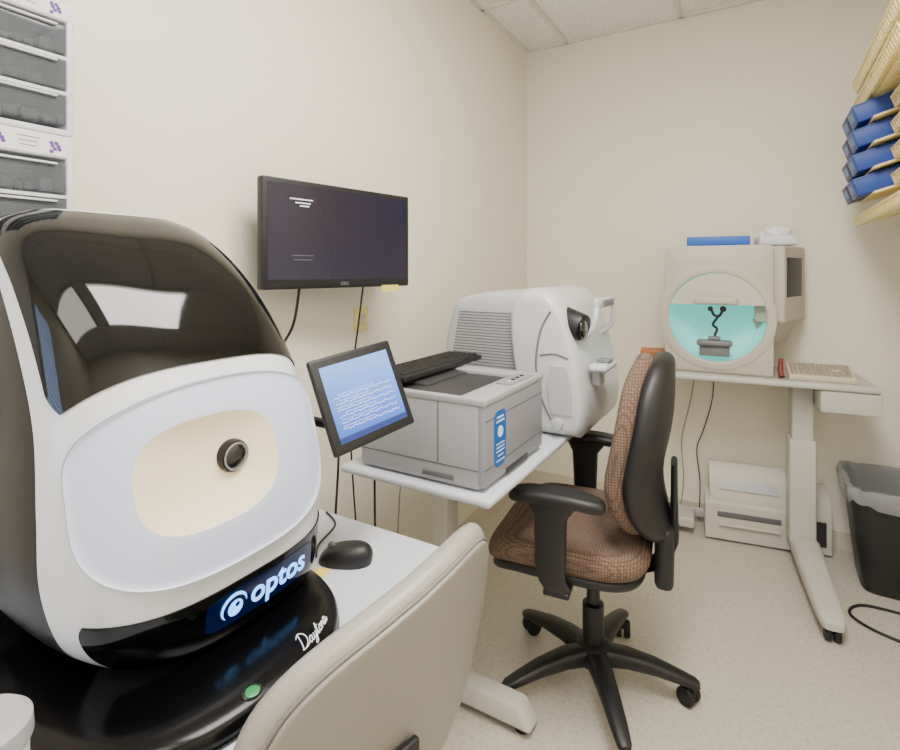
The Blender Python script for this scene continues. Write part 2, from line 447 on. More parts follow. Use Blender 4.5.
def lg(y, z, e=.0046): return H.on(TY-.026+y, TZZ+.011+z, e)
n = 32; inner = []; outer = []
for k in range(n+1):
    a = R(5+215*k/n); w_ = .0004+.0046*math.sin(PI*k/n)**.8
    inner.append(lg(.0180*math.cos(a)-.001, .0155*math.sin(a))); outer.append(lg((.0180+w_)*math.cos(a)-.001, (.0155+w_)*math.sin(a)))
b.loft([inner, outer], False, False, closed=False)
rows = [[lg(.0036*math.cos(2*PI*k/32)+.0030, .0034*math.sin(2*PI*k/32)+.0026) for k in range(33)], [lg(.0115*math.cos(2*PI*k/32), .0108*math.sin(2*PI*k/32)-.001) for k in range(33)]]
b.loft(rows, False, False, closed=False)
b.build('eye_emblem', 'blue_e', lip, norm=False)
# base
BK = [(0, .318, -.21, .212, -.014), (.012, .322, -.21, .214, -.014), (.024, .316, -.208, .211, -.013), (.033, .294, -.2, .200, -.010), (.039, .255, -.19, .178, -.004), (.042, .20, -.17, .145, .008), (.044, .12, -.13, .09, .012)]
S = Surf(BK, 2.6)
b = B(); b.loft([[S.P(2*PI*k/96, S.N*i/40) for k in range(96)] for i in range(41)]); b.build('base', 'blackb', imager)
b = B(); b.loft([[S.P(2*PI*k/96, .001+v)+Vector((math.cos(2*PI*k/96), math.sin(2*PI*k/96), 0))*o for k in range(96)] for v, o in ((0, .003), (.25, .0035), (.4, .003), (.4, 0))], True, True)
b.build('base_trim', 'dring', imager)
# handwritten lettering, drawn as pen strokes on the base
aa_ = [(.98, .42), (.85, .45), (.74, .2), (.82, .0), (.95, .12), (1.02, .42), (1.0, .08), (1.1, .0), (1.2, .2)]
strokes = [[(.06, .0), (.10, .5), (.16, 1.0)], [(-.10, .92), (.20, 1.06), (.55, .85), (.62, .45), (.40, .08), (.06, .0), (.0, .1)], [(.06, .0), (.4, .0), (.74, .15)],
           aa_, [(1.22, .42), (1.22, .1), (1.34, .02), (1.46, .42), (1.40, -.3), (1.25, -.5), (1.2, -.3), (1.45, .0), (1.6, .2)],
           [(1.60, .2), (1.72, .8), (1.66, .1), (1.75, .0), (1.86, .2)], [(1.55, .55), (1.7, .57), (1.85, .58)],
           [(1.98, .42), (1.88, .3), (1.9, .05), (2.02, .0), (2.1, .2), (2.02, .42), (2.15, .38)],
           [(2.2, .42), (2.2, .0), (2.24, .3), (2.36, .42), (2.42, .1), (2.5, .0), (2.58, .2)], [(x+1.76, y) for x, y in aa_]]
b = B(); kk = .0222
for st in strokes:
    b.tube([S.on(.034+(x+.30*y)*kk, .0292+y*kk*.26, .0008) for x, y in st], .0008, seg=6, sub=5)
b.build('model_lettering', 'letter', imager)
b = B(); bc = (-.050, .0296)
b.loft([[S.on(bc[0]+r*.010*math.cos(2*PI*k/32), bc[1]+r*.0026*math.sin(2*PI*k/32), e) for k in range(32)] for r, e in ((1.35, -.001), (1.3, .0012), (1.1, .0022), (1.0, .001))], True, True)
pb = b.build('power_button', 'dring', imager)
b = B(); b.loft([[S.on(bc[0]+r*.010*math.cos(2*PI*k/32), bc[1]+r*.0026*math.sin(2*PI*k/32), e) for k in range(32)] for r, e in ((1.0, .0005), (.9, .0016), (.4, .0018))], True, True)
b.build('button_light', 'green_e', pb)
# tablet held beside the imager
tc = Vector((-.664, .796, 1.035))
tu = Vector((.033, .188, .020)).normalized(); tv = Vector((.064, .020, -.156)); tv = (tv-tu*tv.dot(tu)).normalized()
TM = Matrix((tu, -tv, tu.cross(-tv))).transposed().to_4x4(); TM.translation = tc
T0 = Vector((-.74, .78, .95))
tab = thing('control_tablet', 'black tablet with a blue lit screen held beside the imager', 'tablet', T0)
TL = Matrix.Translation(-T0) @ TM
tw, thh = .200, .178
B().box((0, 0, -.006), (tw, thh, .012), .005).build('housing', 'blackp', tab, Mx=TL)
scr = B().box((0, 0, .0003), (tw-.034, thh-.036, .001), 0).build('screen', 'tabscr', tab, Mx=TL)
b = B()
for k in range(6):
    yy = -.048+k*.0115
    b.tube([(-.070+.140*j/60, yy+.0016*math.sin(j*1.7+k)+.001*math.sin(j*.6+k*2), .0010) for j in range(61)], .00065, seg=5, sub=1)
    b.box((-.03+.006*(k % 3), yy+.0050, .0011), (.075+.01*(k % 2), .0009, .0005), 0)
b.build('screen_lines', 'tabink', scr, smooth=False, Mx=TL)
B().box((0, -.0655, .0011), (tw-.034, .009, .0006), 0).build('task_bar', 'tabink2', scr, smooth=False, Mx=TL)
B().box((-.045, -.03, -.019), (.06, .06, .014), .005).build('mount', 'blackm', tab, Mx=TL)
bk = TL @ Vector((-.055, -.035, -.026))
b = B(); b.tube([bk, bk+Vector((-.02, -.004, -.005)), Vector((-.80, .735, .985))-T0, Vector((-.83, .708, .98))-T0], .009); b.build('arm', 'blackp', tab)
# mouse, note, canister
def mouse(loc, rz):
    t = thing('computer_mouse', 'black computer mouse lying on the white imager table', 'mouse', loc, rz)
    b = B(); rings = []
    for i in range(13):
        a = PI/2*i/12
        sc = math.cos(a)**.6 if i < 12 else .05
        rings.append([Vector((.052*sc*spw(math.cos(2*PI*k/36), .85), .030*sc*spw(math.sin(2*PI*k/36), .85), .006+.028*math.sin(a)-.008*(.055*sc*math.cos(2*PI*k/36)/.055))) for k in range(36)])
    rings.insert(0, [Vector((p.x*.96, p.y*.96, 0)) for p in rings[0]])
    b.loft(rings); b.build('body', 'blackp', t)
    B().cyl((.028, -.004, .029), (.028, .004, .029), .007, bev=.001).build('scroll_wheel', 'greyp', t)
mouse((-.685, .765, TZ), R(205))
tag(B().tube([(-.737, .740, TZ+.006), (-.77, .78, TZ+.003), (-.80, .86, TZ+.003), (-.86, .895, TZ+.003)], .002).build('mouse_cable', 'cablek'), 'thin black lead running from the mouse across the white table', 'cable')
tag(B().box((-.700, .712, TZ+.0010), (.025, .025, .002), 0, rot=(0, 0, .3)).build('sticky_note', 'note', smooth=False), 'small yellow sticky note on the white table beside the mouse', 'sticky note')
tn_ = thing('canister', 'small pale grey round canister at the near corner of the imager table', 'canister', (-.620, .196, TZ))
B().lathe([(.036, 0), (.038, .004), (.038, .110), (.034, .116)], seg=40).build('body', 'tmetal', tn_)
B().lathe([(.040, .112), (.0415, .116), (.0405, .132), (.034, .138)], seg=40).build('lid', 'pgrey', tn_)

# ------------------------------------------------------------------ drawer units stacked against the left wall
def drawer_unit(z0, z1, n, label):
    x0, x1, y0, y1 = LX, -1.10, .17, .488
    t = thing('drawer_cabinet', label, 'drawer cabinet', (LX, (y0+y1)/2, z0), 0, None)
    w = y1-y0; h = z1-z0; d = x1-x0
    b = B()
    for sy in (-1, 1): b.box((d/2, sy*(w/2-.006), h/2), (d, .012, h), .003)
    b.box((d/2, 0, h-.021), (d, w-.02, .042), .003); b.box((d/2, 0, .006), (d, w-.02, .012), .003); b.box((.005, 0, h/2), (.01, w-.02, h-.01), .002)
    hh = (h-.058)/n
    for k in range(1, n): b.box((d/2, 0, .014+k*hh), (d, w-.02, .007), .001)
    b.build('case', 'drawf', t)
    for k in range(n):
        zc = .014+k*hh+hh/2
        dr = B().box((d/2+.006, 0, zc), (d-.004, w-.028, hh-.009), .004).build('drawer', 'draw', t)
        b = B(); yy = -w/2+.035
        while yy < w/2-.03:
            ww = random.uniform(.014, .034); h2 = random.uniform(.45, .75)*(hh-.02)
            b.box((d/2+random.uniform(-.02, .004), yy+ww/2, zc-(hh-.018)/2+h2/2), (d-.06, ww*.92, h2), .006, 3, rot=(0, 0, random.uniform(-.06, .06))); yy += ww
        b.build('contents', 'drawin', dr)
        B().box((d+.006, 0, zc+hh*.36), (.008, w-.06, .004), .0015).build('handle', 'drawf', dr)
    lb = B().box((d+.0005, .0, h-.021), (.0012, w-.02, .034), 0).build('label_strip', 'cardw', t)
    for cy_ in (-.075, .045, .128):
        b = B()
        for k in range(7):
            yy = cy_+.0055*((k % 3)-1)+.002*(k % 2); zz = h-.016-.0052*(k//2)
            b.cyl((d+.001, yy, zz), (d+.0016, yy, zz), .0034, seg=12)
        b.build('purple_print', 'purple', lb)
    for cy_, w0 in ((-.015, .06), (.088, .035)):
        b = B()
        for k in range(3): b.box((d+.0013, cy_, h-.012-.0075*k), (.0004, w0*(1-.15*k), .0015), 0)
        b.build('small_print', 'ink', lb, smooth=False)
drawer_unit(TZ, .989, 3, 'bottom white case of clear drawers standing on the imager table')
drawer_unit(.989, 1.258, 3, 'second lowest white case of clear drawers, hidden behind the imager')
drawer_unit(1.258, 1.518, 3, 'white case of clear plastic drawers just showing above the imager')
drawer_unit(1.518, 1.768, 3, 'topmost white case of clear plastic drawers at the left wall')

# ------------------------------------------------------------------ wall monitor
t = thing('monitor', 'black wall-mounted monitor with a dark screen above the printer', 'monitor', (-1.0855, 1.21, 1.373), R(-8.9))
B().box((-.014, 0, 0), (.028, .55, .302), .006).build('bezel', 'blackp', t)
sc = B().box((.0005, 0, .006), (.001, .518, .262), 0).build('screen', 'screen', t)
b = B()
for yy, zz, w in ((-.155, .098, .075), (-.150, .088, .05), (-.145, .080, .03)): b.box((.0014, yy, zz), (.0006, w, .003), 0)
b.build('screen_marks', 'scrink', sc, smooth=False)
b = B()
for yy, zz, w in ((-.150, -.058, .07), (-.150, -.070, .06)): b.box((.0014, yy, zz), (.0006, w, .0016), 0)
b.build('faint_marks', 'scrink2', sc, smooth=False)
text_obj('logo', 'DELL', .032, 'silver', t, lambda x, y, e: Vector((.0006+e, -.016+x, -.143+y)))
b = B(); b.box((-.045, 0, 0), (.035, .16, .14), .01); b.tube([(-.05, 0, 0), (-.13, -.02, 0)], .025, sub=1); b.build('wall_arm', 'blackm', t)
tag(B().box((LX+.0035, 1.22, 1.373), (.007, .12, .12), .002).build('mount_plate', 'blackm'), 'black square mounting plate on the wall behind the monitor', 'wall plate')
tag(B().box((-1.0575, 1.395, 1.2165), (.0012, .075, .022), 0, rot=(0, 0, R(-8.9))).build('sticky_note', 'note', smooth=False), 'yellow sticky note hanging under the right end of the monitor', 'sticky note')
w_ = thing('wall_plate', 'pale yellow wall plate on the wall below the monitor', 'wall plate', (LX, 1.46, 1.10))
B().box((.004, 0, 0), (.008, .07, .085), .003).build('plate', 'notep', w_)
B().box((.009, 0, 0), (.004, .03, .04), .001).build('socket', 'cream', w_)
def cable(pts, r, m, label):
    return tag(B().tube(pts, r).build('cable', m), label, 'cable')
cable([(-1.12, 1.06, 1.225), (-1.145, 1.06, 1.12), (-1.19, 1.045, 1.03), (-1.20, 1.03, .90), (-1.2, 1.06, .5), (-1.17, 1.1, .03)], .004, 'cablek', 'thicker black cable dropping from the left end of the monitor')
cable([(-1.1, 1.31, 1.225), (-1.12, 1.31, 1.1), (-1.16, 1.33, .95), (-1.18, 1.34, .75), (-1.17, 1.36, .4), (-1.16, 1.4, .03)], .003, 'cablek', 'thin black cable dropping from the right half of the monitor')
cable([(-1.06, 1.16, .85), (-1.05, 1.14, .7), (-1.07, 1.15, .5), (-1.1, 1.2, .2), (-1.08, 1.3, .006)], .0035, 'cablek', 'black cable hanging behind the left end of the printer desk')
cable([(-1.03, 1.25, .80), (-1.0, 1.24, .7), (-1.02, 1.27, .5), (-1.05, 1.32, .25), (-1.02, 1.4, .006)], .0035, 'cablek', 'black cable hanging behind the middle of the printer desk')
cable([(-1.08, 1.4, .8), (-1.03, 1.42, .65), (-1.06, 1.45, .5), (-1.1, 1.5, .3), (-1.08, 1.55, .006)], .0025, 'cableg', 'thin grey cable hanging by the desk column')

# ------------------------------------------------------------------ printer desk
DZ = .750
t = thing('printer_desk', 'white pedestal desk under the laser printer and grey scanner', 'desk', (-.76, 1.57, 0))
B().box((0, 0, DZ-.010), (.45, .99, .020), .008).build('tabletop', 'table', t)
B().box((0, 0, DZ-.030), (.30, .80, .022), .004).build('frame', 'tmetal', t)
B().box((-.09, -.17, .40), (.055, .075, .68), .008).build('column', 'tmetal', t)
B().taper((-.03, -.20, .02), (.50, .075), (.42, .06), .06, .012).build('foot', 'tmetal', t)
for sx in (-.2, .18): B().cyl((sx, -.20, 0), (sx, -.20, .022), .022, bev=.003).build('foot_pad', 'blackm', t)
# ------------------------------------------------------------------ laser printer
t = thing('laser_printer', 'grey laser printer with a blue sticker on the front of the desk', 'printer', (-.748, 1.290, DZ))
B().box((-.006, 0, .107), (.362, .38, .206), .012).build('body', 'pgrey', t)
B().box((.172, 0, .110), (.03, .376, .200), .010).build('front_cover', 'pgrey2', t)
b = B(); b.box((.002, -.184, .212), (.374, .016, .020), .006); b.box((.002, .160, .212), (.374, .064, .020), .006); b.box((.152, -.02, .212), (.074, .33, .020), .006); b.box((-.165, -.02, .212), (.04, .33, .020), .006); top = b.build('top_cover', 'pgrey', t)
b = B(); b.box((-.02, -.02, .2085), (.28, .33, .004), .001); b.box((-.085, .02, .214), (.10, .22, .012), .004, rot=(0, R(6), 0)); b.build('output_tray', 'pdark', top)
cp = B().box((.155, .06, .2235), (.045, .15, .005), .002).build('control_panel', 'pgrey2', t)
for k in range(4): B().cyl((.158, .01+.03*k, .2255), (.158, .01+.03*k, .229), .006, seg=20, bev=.001).build('button', 'pdark' if k else 'cardw', cp)
b = B(); b.box((-.006, -.1905, .052), (.355, .002, .003), .0005); b.box((.06, -.1905, .13), (.003, .002, .15), .0005); b.box((.1868, 0, .055), (.002, .37, .003), .0005); b.box((.1868, 0, .168), (.002, .37, .0025), .0005); b.build('tray_seam', 'seam', t)
B().box((.1875, .0, .018), (.003, .14, .014), .001).build('tray_grip', 'pdark', t)
B().box((.06, -.1912, .024), (.09, .003, .012), .001).build('side_grip', 'seam', t)
b = B(); b.loft([[Vector((.1872+e, -.105+.034*r*spw(math.cos(2*PI*k/64), .4), .112+.068*r*spw(math.sin(2*PI*k/64), .4))) for k in range(64)] for r, e in ((1, 0), (1, .0008), (.94, .0010))])
st = b.build('sticker', 'sticker', t)
b = B()
for k, (w, zz) in enumerate(((.036, .164), (.044, .154), (.046, .099), (.044, .090), (.046, .081), (.030, .070), (.044, .058))): b.box((.1886, -.105, zz), (.0006, w, .004 if k < 2 else .0022), 0)
b.cyl((.1882, -.105, .128), (.1890, -.105, .128), .014, seg=24); b.build('sticker_print', 'stickerw', st, smooth=False)
def keyboard(name, label, loc, rz, L, W, mb, mk, rows, cols, tilt=0, z=.012):
    t = thing(name, label, 'keyboard', loc, rz)
    Mx = Matrix.Translation((0, -W/2, 0)) @ Matrix.Rotation(tilt, 4, 'X') @ Matrix.Translation((0, W/2, 0))
    b = B(); b.box((0, 0, z/2), (L, W, z), .004)
    if tilt:
        b2 = math.sin(tilt)*W*.8
        for sx in (-.4, .4): b.box((sx*L, W*.30, -b2/2+.001), (.02, .02, b2*.9), .003)
    b.build('case', mb, t, Mx=Mx)
    b = B()
    cw = (L-.02)/cols; rw = (W-.022)/rows
    for r in range(rows):
        for c in range(cols):
            if c in (int(cols*.72), int(cols*.80)) and r in (2,): continue
            b.taper((-L/2+.01+cw*(c+.5), -W/2+.011+rw*(r+.5), z-.001), (cw*.92, rw*.92), (cw*.72, rw*.74), .006, .001, 1)
    o = b.build('keys', mk, t, Mx=Mx); o['kind'] = 'stuff'
    return t
keyboard('computer_keyboard', 'black computer keyboard laid along the wall side of the printer top', (-.885, 1.365, DZ+.2250), R(90), .44, .135, 'blackp', 'blackm', 6, 22, z=.016)

# ------------------------------------------------------------------ desk scanner (OCT)
t = thing('eye_scanner', 'pale grey eye scanner with vent louvres and chin rest behind the printer', 'eye scanner', (-.735, 1.83, DZ))
def smooth_poly(p, sub=5):
    q = []; n = len(p)
    for i in range(n-1):
        a = Vector(p[max(i-1, 0)]); b_ = Vector(p[i]); c = Vector(p[i+1]); d = Vector(p[min(i+2, n-1)])
        for k in range(sub):
            f = k/sub; v = .5*((2*b_)+(c-a)*f+(2*a-5*b_+4*c-d)*f*f+(3*b_-a-3*c+d)*f**3); q.append((v.x, v.y))
    q.append(p[-1]); return q
XZ = Matrix.Rotation(PI/2, 4, 'X')    # poly y -> z, depth -> -y
def bulge(poly, hy, cen, ex, n=33):     # closed XZ outline swept along y, rounding in towards its ends
    rings = []
    for i in range(n+1):
        u = math.sin(-PI/2+PI*i/n); s_ = max(.02, (1-abs(u)**ex))**(1/ex)
        rings.append([Vector((cen[0]+(x-cen[0])*s_, hy*u, max(0, cen[1]+(z-cen[1])*s_))) for x, z in poly])
    return rings
def rounded(poly, hy, cen, r, k):       # the same with a flat middle and rounded shoulders of radius r
    prof = [(-hy+r-r*math.sin(PI/2*(1-i/9)), 1-(1-math.cos(PI/2*(1-i/9)))*k) for i in range(10)]
    prof += [(-y, s_) for y, s_ in reversed(prof)]
    return [[Vector((cen[0]+(x-cen[0])*s_, y, max(0, cen[1]+(z-cen[1])*s_))) for x, z in poly] for y, s_ in prof]
prof = [(-.255, .0), (-.272, .12), (-.262, .26), (-.238, .37), (-.205, .422), (-.12, .447), (.0, .456), (.09, .450), (.14, .40), (.175, .27), (.185, .10), (.18, .0)]
b = B(); b.loft(bulge(smooth_poly(prof), .205, (-.02, .18), 14)); b.build('housing', 'scan', t)
b = B(); b.prism([(-.238, .19), (.040, .19), (.040, .395), (-.196, .395)], .006, .002, 2, Matrix.Translation((0, -.205, 0)) @ XZ); vp = b.build('vent_panel', 'scan', t)
b = B()
for k in range(19):
    zz = .200+.0100*k
    xa = -.228+(zz-.19)*.20
    b.box(((xa+.032)/2, -.2085, zz), (.032-xa, .003, .004), .001, 2)
b.build('vent_louvres', 'vent', vp)
cov = [(.07, .0), (.035, .14), (.012, .28), (.008, .39), (.040, .450), (.090, .468), (.145, .454), (.188, .400), (.218, .31), (.248, .20), (.264, .10), (.257, .03), (.24, .0)]
b = B(); b.loft(rounded(smooth_poly(cov), .236, (.142, .21), .050, .17)); cv = b.build('front_cover', 'scanw', t)
b = B(); b.tube([(.155, -.2365, .395), (.122, -.2370, .33), (.108, -.2370, .23), (.122, -.2370, .13), (.158, -.2365, .055)], .0034); b.build('cover_seam', 'vent', t)
b = B(); b.tube([(.120, -.2368, .255), (.170, -.2368, .262), (.212, -.2366, .250)], .0030); b.build('side_seam', 'vent', t)
b = B(); b.prism([(.158, .075), (.226, .075), (.220, .18), (.206, .225), (.156, .225), (.145, .16)], .012, .004, 3, Matrix.Translation((0, -.235, 0)) @ XZ); b.build('side_hatch', 'scan', t)
b = B(); b.cyl((.150, -.15, .365), (.242, -.17, .340), .050, .044, bev=.006); oc = b.build('objective', 'blackp', t)
B().sphere((.240, -.17, .340), .035, (.3, 1, 1)).build('objective_glass', 'glass', oc)
b = B()
for sy in (-1, 1): b.tube([(.215, sy*.115, .29), (.250, sy*.125, .325), (.264, sy*.118, .37), (.264, sy*.105, .410)], .010)
b.box((.264, 0, .415), (.018, .235, .034), .008)
hr = b.build('headrest_frame', 'scanw', t)
b = B(); b.box((.275, -.0, .415), (.010, .12, .022), .004); b.build('forehead_pad', 'greyp', hr)
b = B(); b.box((.284, -.10, .215), (.060, .14, .026), .012); b.box((.266, -.09, .18), (.03, .06, .06), .008); cr = b.build('chin_rest', 'scanw', t)
B().box((.290, -.10, .232), (.04, .06, .012), .005).build('chin_pad', 'greyp', cr)
b = B(); b.cyl((.18, -.232, .045), (.18, -.252, .045), .018, bev=.005); b.build('adjust_knob', 'scan', t)

# ------------------------------------------------------------------ task chair
CH = thing('task_chair', 'swivel task chair with brown patterned upholstery and black armrests', 'chair', (-.455, 1.63, 0), R(187))
B().lathe([(.038, .07), (.050, .075), (.050, .128), (.036, .138)], seg=32).build('hub', 'blackp', CH)
b = B(); b.lathe([(.032, .13), (.032, .25), (.020, .252), (.020, .38)], seg=28); b.build('gas_column', 'blackp', CH)
for k in range(5):
    a = R(13+72*k-187)
    b = B(); d = Vector((math.cos(a), math.sin(a), 0)); s_ = Vector((-math.sin(a), math.cos(a), 0)); rings = []
    for f, zc, hw_, hz in ((.03, .100, .034, .029), (.10, .103, .031, .025), (.18, .094, .027, .020), (.25, .078, .023, .015), (.290, .068, .019, .012), (.300, .066, .012, .008)):
        rings.append([d*f+s_*hw_*spw(math.cos(2*PI*q/16), .7)+Vector((0, 0, zc+hz*spw(math.sin(2*PI*q/16), .7))) for q in range(16)])
    b.loft(rings); b.build('base_leg', 'blackp', CH)
    b = B(); c0 = d*.283
    aa = a+.9+k; w = Vector((math.cos(aa), math.sin(aa), 0)); c1 = c0+Vector((-w.y, w.x, 0))*.016
    for sg in (-1, 1): b.cyl(c1+w*sg*.004+Vector((0, 0, .0265)), c1+w*sg*.025+Vector((0, 0, .0265)), .0265, bev=.005, seg=26)
    b.cyl(c0+Vector((0, 0, .03)), c0+Vector((0, 0, .065)), .007, seg=12)
    b.box(c1+Vector((0, 0, .042)), (.05, .03, .024), .008, rot=(0, 0, aa)); b.build('caster', 'blackm', CH)
b = B(); b.box((-.0, 0, .392), (.24, .16, .045), .012); b.tube([(.03, .06, .39), (.05, .2, .385)], .007, sub=1); b.build('tilt_mechanism', 'blackm', CH)
def seatmap(u, v, w):
    x = u; z = .468+w
    z += -.045*max(0, (u-.10)/.14)**2 + .012*(abs(v)/.24)**2
    return Vector((x+.062, v, z))
b = B(); b.pillow(.235, .245, .075, .035, 4.0, seatmap, crown=.008); b.build('seat', 'fab', CH)
b = B(); b.pillow(.222, .232, .03, .014, 4.0, lambda u, v, w: seatmap(u, v, w)-Vector((0, 0, .046))); b.build('seat_pan', 'blackp', CH)
def backx(v, z):   # lumbar curve, front is +x
    return -.160+.034*math.exp(-((z-.68)/.13)**2)+.042*(abs(v)/.22)**2.2
def backmap(u, v, w): return Vector((backx(u, .775+v)+w, u*(1-.16*max(0, v/.25)**2), .775+v))
b = B(); b.pillow(.220, .250, .056, .027, 3.0, lambda u, v, w: backmap(u, v, w+.008), crown=.003); b.build('backrest', 'fab', CH)
b = B(); b.pillow(.228, .258, .060, .029, 3.0, lambda u, v, w: backmap(u, v, w-.044)); b.build('back_shell', 'blackp', CH)
b = B(); rings = []
for x, z, hw_, ht in ((-.04, .395, .04, .012), (-.15, .40, .05, .012), (-.205, .43, .06, .014), (-.230, .50, .065, .013), (-.230, .62, .06, .010), (-.230, .72, .045, .009)):
    rings.append([Vector((x+ht*math.cos(2*PI*k/16), hw_*spw(math.sin(2*PI*k/16), .6), z+(ht*math.cos(2*PI*k/16) if z < .42 else 0)*-1)) for k in range(16)])
b.loft(rings); b.build('back_support', 'blackm', CH)
b = B(); b.box((-.205, .0, .475), (.05, .22, .17), .018); b.build('height_adjuster', 'blackp', CH)
for sg in (-1, 1):
    b = B(); b.pillow(.128, .040, .034, .016, 3.4, lambda u, v, w: Vector((.055+u, sg*.275+v, .676+w-.012*(u/.13)**2)))
    arm = b.build('arm_pad', 'blackp', CH)
    b = B(); rings = []
    for x, y, z, hx, hy in ((.065, .275, .660, .07, .026), (.07, .275, .62, .045, .020), (.07, .278, .50, .040, .017), (.065, .276, .45, .036, .017), (.055, .262, .42, .034, .017)):
        rings.append([Vector((x+hx*spw(math.cos(2*PI*k/20), .6), sg*(y+hy*spw(math.sin(2*PI*k/20), .6)), z)) for k in range(20)])
    b.loft(rings); b.box((.055, sg*.20, .415), (.07, .16, .016), .005); b.build('arm_post', 'blackp', CH)

# ------------------------------------------------------------------ patient chair in the foreground
PCH = thing('patient_chair', 'grey-beige vinyl chair with a curved backrest in front of the retinal imager', 'chair', (-.592, .59, 0), R(-12))
def pmap(u, v, w):
    bend = -.05*(u/.21)**2
    k = 1-.10*max(0, -v/.17)
    return Vector((.170+bend+w+.03*v/.2, .022+u*k, .704+v-.012*(u/.2)**2+.038*u/.2))
b = B(); b.pillow(.215, .165, .044, .022, 3.8, pmap, crown=.002); b.build('backrest', 'ivory', PCH)
b = B(); b.pillow(.200, .150, .010, .004, 3.8, lambda u, v, w: pmap(u, v, w+.0245)); bp_ = b.build('back_panel', 'ivoryd', PCH)
b = B(); ex = 3.8; pp = []
for k in range(57):
    a = 2*PI*k/56; pp.append(pmap(.202*spw(math.cos(a), 2/ex), .152*spw(math.sin(a), 2/ex), .0225))
b.tube(pp, .0022, seg=8, sub=1); b.build('piping', 'iseam', PCH)
b = B(); b.pillow(.20, .20, .08, .035, 3.4, lambda u, v, w: Vector((-.05+u, v, .46+w))); b.build('seat', 'ivory', PCH)
b = B(); b.tube([(-.02, 0, .41), (.10, 0, .405), (.20, 0, .43), (.212, 0, .55), (.210, 0, .64)], .014); b.box((.202, 0, .628), (.012, .05, .08), .004); b.build('back_bracket', 'blackp', PCH)
b = B(); b.cyl((-.05, 0, .06), (-.05, 0, .42), .028); b.build('column', 'silver', PCH)
b = B(); b.lathe([(.20, 0), (.205, .01), (.18, .03), (.06, .055), (.04, .075)], (-.05, 0, 0), 48); b.build('base', 'silver', PCH)

# ------------------------------------------------------------------ right-hand instrument table
t = thing('instrument_table', 'off-white single-column table under the visual field analyser', 'table', (-.01, 2.75, 0), R(6))
ZT = .82
B().box((-.06, 0, ZT-.013), (.88, .38, .026), .010).build('tabletop', 'tmetal', t)
B().box((.285, -.09, ZT-.072), (.20, .18, .09), .008).build('drawer_box', 'tmetal', t)
B().box((.145, 0, .66), (.078, .095, .27), .006).build('column', 'tmetal', t)
B().box((.145, 0, .325), (.098, .112, .45), .008).build('column_sleeve', 'tmetal', t)
b = B(); rings = []
for y, zt, zb, hw_ in ((.055, .115, .045, .046), (-.05, .132, .045, .053), (-.25, .11, .045, .049), (-.47, .092, .042, .043), (-.545, .084, .044, .036), (-.56, .074, .050, .026)):
    zc = (zt+zb)/2; hz = (zt-zb)/2
    rings.append([Vector((.155+hw_*spw(math.cos(2*PI*k/24), .5), y, zc+hz*spw(math.sin(2*PI*k/24), .5))) for k in range(24)])
b.loft(rings); b.build('foot', 'tmetal', t)
b = B(); b.box((-.14, .208, .060), (.62, .02, .04), .005); b.box((.155, .13, .06), (.03, .16, .03), .004); b.build('cross_bar', 'tmetal', t)
B().box((-.36, .13, .058), (.17, .14, .05), .012).build('rear_foot', 'tmetal', t)
for (x, y) in ((.155, -.53), (.155, .02), (-.40, .13)):
    b = B()
    for sg in (-1, 1): b.cyl((x+sg*.004, y, .024), (x+sg*.024, y, .024), .024, bev=.004, seg=24)
    b.cyl((x, y, .024), (x, y, .05), .008, seg=12); b.build('caster', 'blackm', t)

# visual field analyser
t = thing('field_analyser', 'beige visual field analyser with a cyan bowl on the right-hand table', 'eye scanner', (-.190, 2.768, ZT), R(3))
hw_, H_, yf, yb = .214, .565, -.165, .175
cz, rb = .248, .198; N = 96
def rrect(k, ins):
    a = 2*PI*k/N; c, s_ = math.cos(a), math.sin(a)
    up = H_-cz-ins; dn = cz-ins; w = hw_-ins
    tz = up if s_ > 0 else dn
    n = 34; q = (abs(c/w)**n+abs(s_/tz)**n)**(-1/n)
    return c*q, cz+s_*q
b = B(); rings = []
rings.append([Vector((rb*math.cos(2*PI*k/N), yf+.02, cz+rb*math.sin(2*PI*k/N))) for k in range(N)])
rings.append([Vector((rb*math.cos(2*PI*k/N), yf, cz+rb*math.sin(2*PI*k/N))) for k in range(N)])
for ins, y in ((.006, yf), (.0015, yf+.002), (0, yf+.007), (0, yb-.03), (.008, yb-.006), (.02, yb)):
    rings.append([Vector((rrect(k, ins)[0], y, rrect(k, ins)[1])) for k in range(N)])
b.loft(rings, cap0=False, cap1=True); b.build('body', 'beige', t)
b = B(); rings = []
for i in range(17):
    a = PI/2*i/16
    rings.append([Vector((rb*max(.02, math.cos(a))*math.cos(2*PI*k/N), yf+.012+.17*math.sin(a), cz+rb*max(.02, math.cos(a))*math.sin(2*PI*k/N))) for k in range(N)])
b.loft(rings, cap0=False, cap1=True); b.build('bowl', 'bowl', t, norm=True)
b = B(); RX_ = Matrix.Rotation(PI/2, 4, 'X')
b.lathe([(rb-.002, -.016), (rb-.002, .002), (rb+.001, .0042), (rb+.006, .005), (rb+.030, .005), (rb+.034, .003), (rb+.035, -.040), (rb+.02, -.042)], (-.006, yf, cz), 96, RX_, False, False)
b.build('bowl_rim', 'beige', t)
zc_ = .056; a0 = math.asin(zc_/(rb-.004)); pts = []
for k in range(33):
    a = a0+(PI-2*a0)*k/32; pts.append(((rb-.004)*math.cos(a), cz+(rb-.004)*math.sin(a)))
b = B(); b.prism(pts, .012, .002, 2, Matrix.Translation((0, yf+.004, 0)) @ XZ); b.build('hood', 'beige2', t)
b = B(); b.box((-.005, yf-.035, cz+.074), (.17, .022, .034), .010); b.box((-.085, yf-.014, cz+.074), (.012, .04, .02), .004); b.box((.075, yf-.014, cz+.074), (.012, .04, .02), .004); b.build('forehead_rest', 'beige', t)
